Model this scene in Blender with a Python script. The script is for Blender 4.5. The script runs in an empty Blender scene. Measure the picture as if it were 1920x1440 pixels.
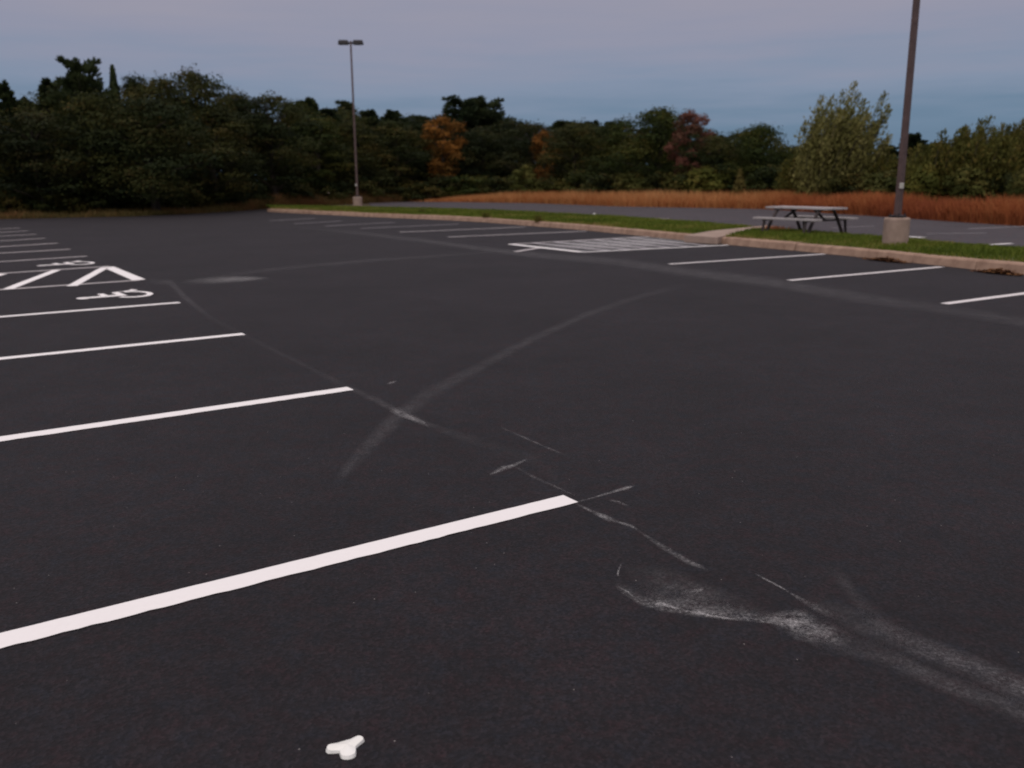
import bpy, bmesh, math, random
import numpy as np
from mathutils import Matrix, Vector

SC = bpy.context.scene
COL = SC.collection
rnd = random.Random(7)
NP = np.random.RandomState(11)

# ------------------------------------------------------------------ camera
FPX, HCAM = 1690.0, 1.60                 # focal length in photo pixels, eye height in metres
PITCH, ROLL = math.atan(390 / FPX), math.radians(-0.35)
cam_d = bpy.data.cameras.new('camera')
cam = bpy.data.objects.new('camera', cam_d)
COL.objects.link(cam)
cam_d.sensor_width = 36.0
cam_d.lens = 36.0 * FPX / 1920.0
cam_d.clip_start, cam_d.clip_end = 0.05, 3000
CR = Matrix.Rotation(math.pi / 2 - PITCH, 4, 'X') @ Matrix.Rotation(ROLL, 4, 'Z')
cam.matrix_world = Matrix.Translation((0, 0, HCAM)) @ CR
cam_d.dof.use_dof = True
cam_d.dof.focus_distance = 4.0
cam_d.dof.aperture_fstop = 2.7
SC.camera = cam

# ------------------------------------------------------------------ sky and light
SUN_EL, SUN_AZ = math.radians(52), math.radians(200)      # behind the photographer, veiled by cloud
W = bpy.data.worlds.new('World'); SC.world = W; W.use_nodes = True
nt = W.node_tree; nt.nodes.clear()
def wn(t, **k):
    n = nt.nodes.new(t)
    for a, b in k.items(): setattr(n, a, b)
    return n
tc = wn('ShaderNodeTexCoord')
sep = wn('ShaderNodeSeparateXYZ'); nt.links.new(tc.outputs['Generated'], sep.inputs[0])
mp = wn('ShaderNodeMapping'); mp.inputs['Scale'].default_value = (1.6, 1.6, 17.0)
nt.links.new(tc.outputs['Generated'], mp.inputs[0])
nz = wn('ShaderNodeTexNoise'); nz.inputs['Scale'].default_value = 2.6; nz.inputs['Detail'].default_value = 5
nz.inputs['Roughness'].default_value = 0.55
nt.links.new(mp.outputs[0], nz.inputs['Vector'])
off = wn('ShaderNodeMath', operation='MULTIPLY_ADD'); off.inputs[1].default_value = 0.10; off.inputs[2].default_value = -0.05
nt.links.new(nz.outputs['Fac'], off.inputs[0])
add = wn('ShaderNodeMath', operation='ADD')
nt.links.new(sep.outputs['Z'], add.inputs[0]); nt.links.new(off.outputs[0], add.inputs[1])
ramp = wn('ShaderNodeValToRGB'); cr = ramp.color_ramp; cr.interpolation = 'LINEAR'
stops = [(0.0, (.115, .19, .285)), (.05, (.145, .225, .33)), (.09, (.225, .28, .39)), (.135, (.29, .30, .395)), (.20, (.345, .325, .395)),
         (.5, (.56, .52, .58)), (1.0, (.98, .91, .93))]
cr.elements[0].position, cr.elements[0].color = stops[0][0], (*stops[0][1], 1)
cr.elements[1].position, cr.elements[1].color = stops[-1][0], (*stops[-1][1], 1)
for p, c in stops[1:-1]:
    e = cr.elements.new(p); e.color = (*c, 1)
nt.links.new(add.outputs[0], ramp.inputs['Fac'])
sky = wn('ShaderNodeTexSky', sky_type='NISHITA'); sky.sun_disc = False
sky.sun_elevation = SUN_EL; sky.sun_rotation = SUN_AZ
b_sky = wn('ShaderNodeBackground'); b_sky.inputs['Strength'].default_value = 0.05
nt.links.new(sky.outputs[0], b_sky.inputs['Color'])
b_cl = wn('ShaderNodeBackground'); b_cl.inputs['Strength'].default_value = 1.0
nt.links.new(ramp.outputs['Color'], b_cl.inputs['Color'])
mix = wn('ShaderNodeMixShader'); mix.inputs[0].default_value = 0.94        # nearly closed cloud deck over the clear sky
nt.links.new(b_sky.outputs[0], mix.inputs[1]); nt.links.new(b_cl.outputs[0], mix.inputs[2])
wo = wn('ShaderNodeOutputWorld'); nt.links.new(mix.outputs[0], wo.inputs['Surface'])

sd = bpy.data.lights.new('sun', 'SUN'); sd.energy = 1.3; sd.angle = math.radians(40); sd.color = (1.0, .93, .88)
so = bpy.data.objects.new('sun', sd); COL.objects.link(so)
sdir = Vector((math.sin(SUN_AZ) * math.cos(SUN_EL), math.cos(SUN_AZ) * math.cos(SUN_EL), math.sin(SUN_EL)))
so.rotation_euler = sdir.to_track_quat('Z', 'Y').to_euler(); so.location = (-10, -20, 30)

vs = SC.view_settings
vs.view_transform = 'Standard'; vs.look = 'None'; vs.exposure = 0.0; vs.gamma = 1.0; vs.use_curve_mapping = False
SC.cycles.filter_width = 1.9
SC.cycles.max_bounces = 6; SC.cycles.diffuse_bounces = 3; SC.cycles.transparent_max_bounces = 16

# ------------------------------------------------------------------ geometry helpers
def gz(y):
    """height of the paved ground: level near by, falling away gently for drainage further off"""
    if y < 10: return 0.0
    if y < 16: return -0.006 * (y - 10) ** 2 / 12
    return -0.006 * (y - 13)
CR3 = CR.to_3x3()
def ray(px, py):
    return CR3 @ Vector(((px - 960) / FPX, -(py - 720) / FPX, -1.0))
def G(px, py, up=0.0):
    """the ground point (raised by up) seen at a photo pixel"""
    d = ray(px, py); t = 5.0 / max(d.y, .01)
    for _ in range(40):
        y = d.y * t
        t = (HCAM - gz(y) - up) / max(-d.z, 1e-4)
    y = d.y * t
    return Vector((d.x * t, y, gz(y) + up))
def AT(px, py, Y):
    d = ray(px, py); t = Y / d.y
    return Vector((d.x * t, Y, HCAM + d.z * t))

def link(name, me, mat=None, parent=None):
    o = bpy.data.objects.new(name, me); COL.objects.link(o)
    if mat is not None and me is not None and not me.materials: me.materials.append(mat)
    if parent is not None: o.parent = parent
    return o
def tag(o, label=None, cat=None, group=None, kind=None):
    if label: o['label'] = label
    if cat: o['category'] = cat
    if group: o['group'] = group
    if kind: o['kind'] = kind
    return o
def empty(name, loc, rz=0.0):
    o = bpy.data.objects.new(name, None); COL.objects.link(o)
    o.location = loc; o.rotation_euler = (0, 0, rz); o.empty_display_size = .2
    return o
def copy_tree(o, parent=None):
    c = o.copy(); COL.objects.link(c); c.parent = parent
    for ch in list(o.children): copy_tree(ch, c)
    return c
def bm_mesh(bm, name, smooth=False):
    me = bpy.data.meshes.new(name); bm.to_mesh(me); bm.free()
    if smooth:
        me.polygons.foreach_set('use_smooth', [True] * len(me.polygons))
    return me
def np_mesh(name, verts, k, attr=None, smooth=False):
    """verts (N*k,3): N separate faces of k corners; attr = per-face value spread to the corners"""
    verts = np.asarray(verts, np.float32).reshape(-1, 3); n = len(verts) // k
    me = bpy.data.meshes.new(name)
    me.vertices.add(len(verts)); me.vertices.foreach_set('co', verts.ravel())
    me.loops.add(n * k); me.loops.foreach_set('vertex_index', np.arange(n * k, dtype=np.int32))
    me.polygons.add(n); me.polygons.foreach_set('loop_start', np.arange(0, n * k, k, dtype=np.int32))
    me.polygons.foreach_set('loop_total', np.full(n, k, np.int32))
    if attr is not None:
        a = me.attributes.new('tint', 'FLOAT', 'POINT')
        a.data.foreach_set('value', np.repeat(np.asarray(attr, np.float32), k))
    me.update(); me.validate()
    return me
def box(bm, c, s, rot=None):
    m = Matrix.Translation(c) @ (rot.to_4x4() if rot else Matrix()) @ Matrix.Diagonal((*s, 1))
    bmesh.ops.create_cube(bm, size=1.0, matrix=m)
def tube(bm, pts, rads, n=8, caps=True):
    rings = []
    for i, p in enumerate(pts):
        p = Vector(p)
        a = Vector(pts[min(i + 1, len(pts) - 1)]) - Vector(pts[max(i - 1, 0)])
        q = a.normalized().to_track_quat('Z', 'Y')
        rings.append([bm.verts.new(p + q @ Vector((rads[i] * math.cos(2 * math.pi * j / n), rads[i] * math.sin(2 * math.pi * j / n), 0))) for j in range(n)])
    for a, b in zip(rings, rings[1:]):
        for j in range(n): bm.faces.new((a[j], a[(j + 1) % n], b[(j + 1) % n], b[j]))
    if caps: bm.faces.new(rings[0][::-1]); bm.faces.new(rings[-1])
def bevel(bm, w, seg=2):
    bmesh.ops.bevel(bm, geom=list(bm.edges), offset=w, segments=seg, affect='EDGES', profile=.5)

def sheet(name, pts, up, mat, parent=None, ysteps=None):
    """flat polygon of ground cover that follows the fall of the ground"""
    bm = bmesh.new()
    bm.faces.new([bm.verts.new((p[0], p[1], 0)) for p in pts])
    for y in [10, 11, 12, 13, 14, 15, 16]:
        bmesh.ops.bisect_plane(bm, geom=list(bm.verts) + list(bm.edges) + list(bm.faces), plane_co=(0, y, 0), plane_no=(0, 1, 0))
    bmesh.ops.triangulate(bm, faces=bm.faces)
    for v in bm.verts: v.co.z = gz(v.co.y) + up
    bmesh.ops.recalc_face_normals(bm, faces=bm.faces)
    for f in bm.faces:
        if f.normal.z < 0: f.normal_flip()
    return link(name, bm_mesh(bm, name), mat, parent)

# ------------------------------------------------------------------ materials
MATS = {}
def mat_new(name, rough=.8, spec=.3):
    m = bpy.data.materials.new(name); m.use_nodes = True
    b = m.node_tree.nodes['Principled BSDF']
    b.inputs['Roughness'].default_value = rough
    b.inputs['Specular IOR Level'].default_value = spec
    MATS[name] = m
    return m, m.node_tree, b
def node(t, kind, **k):
    n = t.nodes.new(kind)
    for a, v in k.items(): setattr(n, a, v)
    return n
def noise(t, scale, detail=4, rough=.55, vec=None):
    n = node(t, 'ShaderNodeTexNoise'); n.inputs['Scale'].default_value = scale
    n.inputs['Detail'].default_value = detail; n.inputs['Roughness'].default_value = rough
    if vec is not None: t.links.new(vec, n.inputs['Vector'])
    return n
def rampn(t, fac, stops):
    r = node(t, 'ShaderNodeValToRGB'); e = r.color_ramp.elements
    e[0].position, e[0].color = stops[0][0], (*stops[0][1], 1)
    e[1].position, e[1].color = stops[-1][0], (*stops[-1][1], 1)
    for p, c in stops[1:-1]:
        x = e.new(p); x.color = (*c, 1)
    t.links.new(fac, r.inputs['Fac'])
    return r
def mixc(t, mode, fac, a, b):
    m = node(t, 'ShaderNodeMix', data_type='RGBA', blend_type=mode)
    for s, v in ((m.inputs[0], fac), (m.inputs[6], a), (m.inputs[7], b)):
        if isinstance(v, (int, float)): s.default_value = v
        elif isinstance(v, tuple): s.default_value = (*v, 1)
        else: t.links.new(v, s)
    return m.outputs[2]
def gpos(t): return node(t, 'ShaderNodeNewGeometry').outputs['Position']

def asphalt(name, base, pale, seed):
    m, t, b = mat_new(name, .82, .26)
    pos = gpos(t)
    big = noise(t, .55, 6, .62, pos)
    mid = noise(t, 3.1, 4, .6, pos)
    vor = node(t, 'ShaderNodeTexVoronoi'); vor.inputs['Scale'].default_value = 95; t.links.new(pos, vor.inputs['Vector'])
    agg = rampn(t, vor.outputs['Color'], [(0, (.5, .5, .5)), (.55, (1, 1, 1)), (1, (1.8, 1.7, 1.7))])
    blot = rampn(t, big.outputs['Fac'], [(.3, base), (.7, pale)])
    c = mixc(t, 'MULTIPLY', 1.0, blot.outputs['Color'], agg.outputs['Color'])
    mott = rampn(t, mid.outputs['Fac'], [(.3, (.86, .84, .86)), (.7, (1.12, 1.1, 1.1))])
    c = mixc(t, 'MULTIPLY', 1.0, c, mott.outputs['Color'])
    # slight brown and blue-green patches in the sealer
    hue = noise(t, 9.0, 5, .75, pos)
    hr = rampn(t, hue.outputs['Fac'], [(.34, (1.3, .9, .9)), (.5, (1, 1, 1)), (.66, (.8, 1.04, 1.2))])
    c = mixc(t, 'MULTIPLY', 1.0, c, hr.outputs['Color'])
    # single pale stones in the mix
    v2 = node(t, 'ShaderNodeTexVoronoi'); v2.inputs['Scale'].default_value = 26; t.links.new(pos, v2.inputs['Vector'])
    thr = node(t, 'ShaderNodeMath', operation='LESS_THAN'); thr.inputs[1].default_value = .07
    t.links.new(v2.outputs['Distance'], thr.inputs[0])
    pick = node(t, 'ShaderNodeSeparateColor'); t.links.new(v2.outputs['Color'], pick.inputs[0])
    pk = node(t, 'ShaderNodeMath', operation='GREATER_THAN'); pk.inputs[1].default_value = .93
    t.links.new(pick.outputs[0], pk.inputs[0])
    both = node(t, 'ShaderNodeMath', operation='MULTIPLY'); t.links.new(thr.outputs[0], both.inputs[0]); t.links.new(pk.outputs[0], both.inputs[1])
    c = mixc(t, 'MIX', both.outputs[0], c, (.22, .2, .19))
    t.links.new(c, b.inputs['Base Color'])
    bp = node(t, 'ShaderNodeBump'); bp.inputs['Strength'].default_value = .55; bp.inputs['Distance'].default_value = .006
    t.links.new(vor.outputs['Distance'], bp.inputs['Height']); t.links.new(bp.outputs[0], b.inputs['Normal'])
    return m
M_LOT = asphalt('asphalt_sealed', (.0104, .0086, .0102), (.0168, .0140, .0166), 1)
M_ROAD = asphalt('asphalt_old', (.046, .041, .045), (.06, .054, .058), 2)

def paint(name, col, wear):
    m, t, b = mat_new(name, .7, .3)
    pos = gpos(t)
    n1 = noise(t, 38, 6, .7, pos); n2 = noise(t, 2.2, 4, .6, pos)
    s = node(t, 'ShaderNodeMath', operation='ADD'); t.links.new(n1.outputs['Fac'], s.inputs[0])
    h = node(t, 'ShaderNodeMath', operation='MULTIPLY'); h.inputs[1].default_value = .5; t.links.new(n2.outputs['Fac'], h.inputs[0])
    t.links.new(h.outputs[0], s.inputs[1])
    r = rampn(t, s.outputs[0], [(.36 + wear, (.05, .046, .047)), (.46 + wear, col), (1, tuple(min(.88, x * 1.05) for x in col))])
    t.links.new(r.outputs['Color'], b.inputs['Base Color'])
    bp = node(t, 'ShaderNodeBump'); bp.inputs['Strength'].default_value = .3; bp.inputs['Distance'].default_value = .003
    t.links.new(n1.outputs['Fac'], bp.inputs['Height']); t.links.new(bp.outputs[0], b.inputs['Normal'])
    return m
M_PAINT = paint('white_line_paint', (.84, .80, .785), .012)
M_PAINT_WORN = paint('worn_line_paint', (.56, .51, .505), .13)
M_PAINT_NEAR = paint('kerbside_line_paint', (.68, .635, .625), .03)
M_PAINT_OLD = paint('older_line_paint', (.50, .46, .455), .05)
M_PAINT_FADED = paint('faded_line_paint', (.34, .315, .33), .2)

def residue(name, col, nscale, lo, hi):
    """thin film of chalk or rubbed-off paint; cover comes from the strip's own 'cover' attribute broken up by noise"""
    m, t, b = mat_new(name, .85, .2)
    b.inputs['Base Color'].default_value = (*col, 1)
    at = node(t, 'ShaderNodeAttribute', attribute_name='cover')
    pos = gpos(t)
    n1 = noise(t, nscale, 6, .72, pos); n2 = noise(t, 120, 3, .7, pos)
    s = node(t, 'ShaderNodeMath', operation='MULTIPLY_ADD'); s.inputs[1].default_value = .8
    t.links.new(n2.outputs['Fac'], s.inputs[0]); t.links.new(n1.outputs['Fac'], s.inputs[2])
    mr = node(t, 'ShaderNodeMapRange'); mr.inputs[1].default_value = lo; mr.inputs[2].default_value = hi
    t.links.new(s.outputs[0], mr.inputs[0])
    a = node(t, 'ShaderNodeMath', operation='MULTIPLY'); t.links.new(at.outputs['Fac'], a.inputs[0]); t.links.new(mr.outputs[0], a.inputs[1])
    vo = node(t, 'ShaderNodeTexVoronoi'); vo.inputs['Scale'].default_value = 110; t.links.new(pos, vo.inputs['Vector'])
    sc = node(t, 'ShaderNodeSeparateColor'); t.links.new(vo.outputs['Color'], sc.inputs[0])
    grit = node(t, 'ShaderNodeMapRange'); grit.inputs[1].default_value = .25; grit.inputs[2].default_value = .9; grit.inputs[3].default_value = .5; grit.inputs[4].default_value = 1.35
    t.links.new(sc.outputs[0], grit.inputs[0])
    a2 = node(t, 'ShaderNodeMath', operation='MULTIPLY', use_clamp=True); t.links.new(a.outputs[0], a2.inputs[0]); t.links.new(grit.outputs[0], a2.inputs[1])
    t.links.new(a2.outputs[0], b.inputs['Alpha'])
    return m
M_SMEAR = residue('rubbed_paint', (.58, .56, .56), 14, .74, 1.36)
M_DUST = residue('tyre_dust', (.155, .147, .153), 5, .68, 1.3)

def plain(name, c1, c2, scale, rough=.8, bump=.2, spec=.3, metal=0, detail=5):
    m, t, b = mat_new(name, rough, spec)
    co = node(t, 'ShaderNodeTexCoord').outputs['Object']
    n = noise(t, scale, detail, .6, co)
    r = rampn(t, n.outputs['Fac'], [(.3, c1), (.7, c2)])
    t.links.new(r.outputs['Color'], b.inputs['Base Color']); b.inputs['Metallic'].default_value = metal
    if bump:
        bp = node(t, 'ShaderNodeBump'); bp.inputs['Strength'].default_value = bump; bp.inputs['Distance'].default_value = .01
        t.links.new(n.outputs['Fac'], bp.inputs['Height']); t.links.new(bp.outputs[0], b.inputs['Normal'])
    return m
M_KERB = plain('kerb_concrete', (.22, .135, .095), (.40, .265, .19), 4, .9, .5)
M_CONC = plain('base_concrete', (.25, .18, .14), (.35, .255, .205), 6, .9, .4)
M_PATH = plain('path_concrete', (.27, .19, .15), (.35, .26, .21), 3, .9, .3)
M_BRONZE = plain('bronze_pole', (.085, .055, .05), (.13, .085, .078), 7, .55, .05, .4, .2)
M_DARKMETAL = plain('dark_metal', (.02, .018, .02), (.035, .03, .032), 6, .5, .05, .4, .4)
M_FRAME = plain('brown_frame', (.035, .026, .026), (.06, .045, .043), 6, .7, .05, .3)
M_LENS = plain('lamp_lens', (.25, .25, .25), (.32, .32, .3), 4, .3, 0, .5)
M_BAND = plain('pale_cover', (.42, .40, .36), (.52, .50, .45), 8, .6, .1)
M_BOARD = plain('weathered_board', (.27, .245, .24), (.40, .365, .36), 7, .85, .3)
M_SOIL = plain('soil', (.05, .035, .022), (.085, .06, .035), 1.2, .95, .4)
M_FOREST = plain('forest_floor', (.030, .022, .013), (.055, .04, .02), .5, .95, .4)
M_TURF = plain('turf', (.05, .062, .016), (.085, .095, .025), 2.5, .95, .4)
M_BARK = plain('bark', (.030, .024, .019), (.06, .048, .038), 6, .95, .5)
M_LITTER = plain('white_litter', (.84, .82, .76), (.88, .87, .83), 20, .4, .05, .4)

def foliage(name, cols, hue_var=.35, trans=.25):
    """leaf colour: per-leaf 'tint' picks along the list, each tree shifts a little as a whole"""
    m, t, b = mat_new(name, .75, .12)
    at = node(t, 'ShaderNodeAttribute', attribute_name='tint')
    oi = node(t, 'ShaderNodeObjectInfo')
    k = len(cols)
    r = rampn(t, at.outputs['Fac'], [(i / (k - 1), c) for i, c in enumerate(cols)])
    v = rampn(t, oi.outputs['Random'], [(0, (1 - hue_var, 1 - hue_var, 1 - hue_var * .6)), (.35, (1.0, 1.0, 1.0)), (.65, (1 + hue_var * .7, 1.0, .9)), (1, (1 + hue_var * .5, 1 + hue_var * .6, .9))])
    c = mixc(t, 'MULTIPLY', 1.0, r.outputs['Color'], v.outputs['Color'])
    t.links.new(c, b.inputs['Base Color'])
    tr = node(t, 'ShaderNodeBsdfTranslucent'); t.links.new(c, tr.inputs['Color'])
    ms = node(t, 'ShaderNodeMixShader'); ms.inputs[0].default_value = trans
    t.links.new(b.outputs[0], ms.inputs[1]); t.links.new(tr.outputs[0], ms.inputs[2])
    t.links.new(ms.outputs[0], t.nodes['Material Output'].inputs['Surface'])
    return m
F_BROAD = foliage('leaves_broad', [(.014, .021, .008), (.025, .035, .0095), (.045, .049, .012), (.078, .052, .016)])
F_PINE = foliage('needles', [(.020, .032, .016), (.036, .052, .022), (.050, .062, .026)], .2)
F_ORANGE = foliage('leaves_orange', [(.09, .05, .014), (.20, .08, .018), (.30, .13, .03)], .1)
F_RED = foliage('leaves_red', [(.06, .04, .02), (.14, .055, .04), (.20, .085, .06)], .1)
F_PLUME = foliage('leaves_plume', [(.10, .10, .03), (.18, .17, .05), (.27, .235, .09)], .1)
F_BUSH = foliage('leaves_bush', [(.05, .060, .014), (.092, .095, .022), (.14, .11, .03)], .2)
F_YELLOW = foliage('leaves_yellow', [(.07, .06, .018), (.11, .09, .025), (.13, .10, .03)], .1)
F_TALL = foliage('tall_grass', [(.25, .07, .033), (.37, .12, .048), (.48, .215, .09), (.56, .31, .15)], .0)
F_TURF = foliage('turf_blades', [(.062, .09, .012), (.10, .135, .018), (.15, .165, .03), (.26, .19, .08)], .0)
F_VERGE = foliage('verge_weeds', [(.07, .06, .02), (.13, .085, .03), (.20, .09, .04)], .0)
F_LEAFLIT = foliage('fallen_leaves', [(.05, .02, .012), (.11, .045, .02), (.17, .08, .03)], .0)

# ------------------------------------------------------------------ the setting: ground, lot, road, island
ground = sheet('ground', [(-900, -200), (900, -200), (900, 1500), (-900, 1500)], -.03, M_SOIL)
tag(ground, kind='structure')

KERB_PX = [(500, 397), (600, 402), (700, 407), (800, 411), (900, 416), (1000, 424), (1100, 432), (1160, 438), (1225, 445),
           (1386, 461), (1548, 475), (1640, 485), (1770, 500), (1920, 514)]
KERB = [G(*p) for p in KERB_PX]
kd = (KERB[-1] - KERB[-2]).normalized()
for k in range(1, 5):
    q = KERB[13] + kd * 4 * k; KERB.append(Vector((q.x, q.y, gz(q.y))))
BACK_PX = [(500, 387), (600, 388.5), (700, 390), (860, 394), (1000, 400), (1160, 408), (1366, 423), (1440, 430), (1560, 439), (1650, 444), (1714, 452), (1920, 468)]
BACK = [G(*p, .15) for p in BACK_PX]
bd = (BACK[-1] - BACK[-2]).normalized()
for k in range(1, 5):
    q = BACK[11] + bd * 4 * k; BACK.append(Vector((q.x, q.y, gz(q.y) + .15)))
VERGE = [G(*p) for p in [(0, 411), (120, 408.5), (250, 406), (380, 400), (460, 395), (500, 392)]]
VL = [Vector((-45, VERGE[0].y - 2, 0))]
ROAD_FAR = [G(*p) for p in [(690, 379), (850, 378.5), (1000, 381), (1160, 387), (1437, 392), (1651, 406), (1809, 417), (1920, 424)]]
rd = (ROAD_FAR[-1] - ROAD_FAR[-2]).normalized()
ROAD_FAR.append(ROAD_FAR[-1] + rd * 14)

lot_poly = [(-45, -12), (40, -12)] + [(p.x + .1, p.y + .05) for p in KERB[::-1]] + [(p.x, p.y) for p in VERGE[::-1]] + [(p.x, p.y) for p in VL]
lot = tag(sheet('parking_lot', lot_poly, 0.0, M_LOT), kind='structure')
road_poly = [(p.x, p.y) for p in ROAD_FAR] + [(p.x + .1, p.y - .3) for p in BACK[::-1][:-2]]
road = tag(sheet('access_road', road_poly, -.004, M_ROAD), kind='structure')

# raised grass island between lot and road
def lerp_path(path, n):
    L = [0]
    for a, b in zip(path, path[1:]): L.append(L[-1] + (b - a).length)
    out = []
    for i in range(n):
        s = L[-1] * i / (n - 1); k = 0
        while k < len(L) - 2 and L[k + 1] < s: k += 1
        f = (s - L[k]) / max(L[k + 1] - L[k], 1e-6)
        out.append(path[k].lerp(path[k + 1], min(1, f)))
    return out
def path_len(path): return sum((b - a).length for a, b in zip(path, path[1:]))
NI = 60
kin = []                                           # inner edge of the kerb
kl = lerp_path(KERB, NI)
for i, p in enumerate(kl):
    t = (kl[min(i + 1, NI - 1)] - kl[max(i - 1, 0)]).normalized(); n = Vector((-t.y, t.x, 0))
    if n.y < 0: n = -n
    kin.append(p + n * .27)
bl = lerp_path(BACK, NI)
bm = bmesh.new(); rows = []
for a, b in zip(kin, bl):
    row = []
    for f in (0, .25, .5, .75, 1):
        q = a.lerp(b, f); row.append(bm.verts.new((q.x, q.y, gz(q.y) + .135 + .05 * math.sin(math.pi * f))))
    row.append(bm.verts.new((b.x + .12, b.y + .2, gz(b.y) - .02)))
    rows.append(row)
for a, b in zip(rows, rows[1:]):
    for j in range(5): bm.faces.new((a[j], b[j], b[j + 1], a[j + 1]))
bm.faces.new([v for v in rows[0]])
bmesh.ops.recalc_face_normals(bm, faces=bm.faces)
island = tag(link('grass_island', bm_mesh(bm, 'grass_island'), M_TURF), kind='structure')

def blades(points, heights, widths, lean, tints, seed=0):
    """points (N,3): one bent two-segment blade each"""
    R = np.random.RandomState(seed); n = len(points)
    a = R.uniform(0, 2 * np.pi, n); ln = np.stack([np.cos(a), np.sin(a), np.zeros(n)], 1)
    wa = R.uniform(0, np.pi, n); wv = np.stack([np.cos(wa), np.sin(wa), np.zeros(n)], 1) * (widths[:, None] / 2)
    lf = lean * R.uniform(.2, 1, n) * heights
    up = np.array([0, 0, 1.0])
    mid = points + up * (heights * .55)[:, None] + ln * (lf * .35)[:, None]
    tip = points + up * heights[:, None] + ln * lf[:, None]
    q = np.stack([points - wv, points + wv, mid + wv * .8, mid - wv * .8], 1)
    tq = np.stack([mid - wv * .8, mid + wv * .8, tip], 1)
    v = np.concatenate([q.reshape(-1, 3), tq.reshape(-1, 3)]).astype(np.float32)
    me = bpy.data.meshes.new('blades')
    me.vertices.add(len(v)); me.vertices.foreach_set('co', v.ravel())
    nl = n * 7; me.loops.add(nl); me.loops.foreach_set('vertex_index', np.arange(nl, dtype=np.int32))
    me.polygons.add(2 * n)
    me.polygons.foreach_set('loop_start', np.concatenate([np.arange(n) * 4, 4 * n + np.arange(n) * 3]).astype(np.int32))
    me.polygons.foreach_set('loop_total', np.concatenate([np.full(n, 4), np.full(n, 3)]).astype(np.int32))
    at = me.attributes.new('tint', 'FLOAT', 'POINT')
    at.data.foreach_set('value', np.concatenate([np.repeat(tints, 4), np.repeat(tints, 3)]).astype(np.float32))
    me.update(); return me
def wob(x, y, s=1.0, ph=0.0):
    return (np.sin(x * 1.3 * s + ph) * np.sin(y * 1.7 * s + 1.3 + ph) + .6 * np.sin(x * 3.1 * s + y * 2.3 * s + ph * 2) + .4 * np.sin(x * 6.7 * s - y * 5.1 * s)) / 2

# island turf: blade count follows what shows
kinA = np.array([list(p) for p in kin]); blA = np.array([list(p) for p in bl])
NB = 130000
s = NP.power(1.0, NB) if False else NP.uniform(0, 1, NB)
s = 1 - (1 - s) ** 1.25 if False else s
idx = s * (NI - 1.001); i0 = idx.astype(int); fr = (idx - i0)[:, None]
A = kinA[i0] * (1 - fr) + kinA[i0 + 1] * fr; B = blA[i0] * (1 - fr) + blA[i0 + 1] * fr
f = NP.uniform(-.02, 1.04, NB)
P = A * (1 - f[:, None]) + B * f[:, None]
gzv = np.where(P[:, 1] < 16, -0.006 * np.clip(P[:, 1] - 10, 0, None) ** 2 / 12, -0.006 * (P[:, 1] - 13))
P[:, 2] = gzv + .13 + .05 * np.sin(np.pi * np.clip(f, 0, 1))
far = np.clip((P[:, 1] - 15) / 30, 0, 1)
hh = NP.uniform(.04, .10, NB) * (1 + .5 * far) * (1 + .35 * wob(P[:, 0], P[:, 1]))
ww = NP.uniform(.010, .018, NB) * (1 + 1.6 * far)
tt = np.clip(.36 + .42 * wob(P[:, 0], P[:, 1], .8, 2.0) + .25 * (f < .05) + NP.normal(0, .16, NB) + .35 * (f > .93) * NP.uniform(0, 1, NB), 0, 1)
# keep the footpath clear
PATH_PX = [(1283, 444), (1335, 435), (1440, 424.5), (1458, 428.5), (1395, 436), (1345, 448)]
PATH = [G(x, y, .15) for x, y in PATH_PX]
def inside(poly, X, Y):
    r = np.zeros(len(X), bool); n = len(poly)
    for i in range(n):
        a, b = poly[i], poly[(i + 1) % n]
        c = ((a.y > Y) != (b.y > Y)) & (X < (b.x - a.x) * (Y - a.y) / (b.y - a.y + 1e-9) + a.x)
        r ^= c
    return r
keep = ~inside(PATH, P[:, 0], P[:, 1])
turf = link('turf', blades(P[keep], hh[keep], ww[keep], .7, tt[keep], 3), F_TURF)
tag(turf, 'short green mown grass covering the kerbed island', 'grass', kind='stuff')

bm = bmesh.new()
top = [bm.verts.new((p.x, p.y, gz(p.y) + .186)) for p in PATH]
bot = [bm.verts.new((p.x, p.y, gz(p.y) + .02)) for p in PATH]
bm.faces.new(top); bm.faces.new(bot[::-1])
for i in range(len(top)): bm.faces.new((bot[i], bot[(i + 1) % 6], top[(i + 1) % 6], top[i]))
bmesh.ops.recalc_face_normals(bm, faces=bm.faces)
tag(link('footpath', bm_mesh(bm, 'footpath'), M_PATH), kind='structure')

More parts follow.
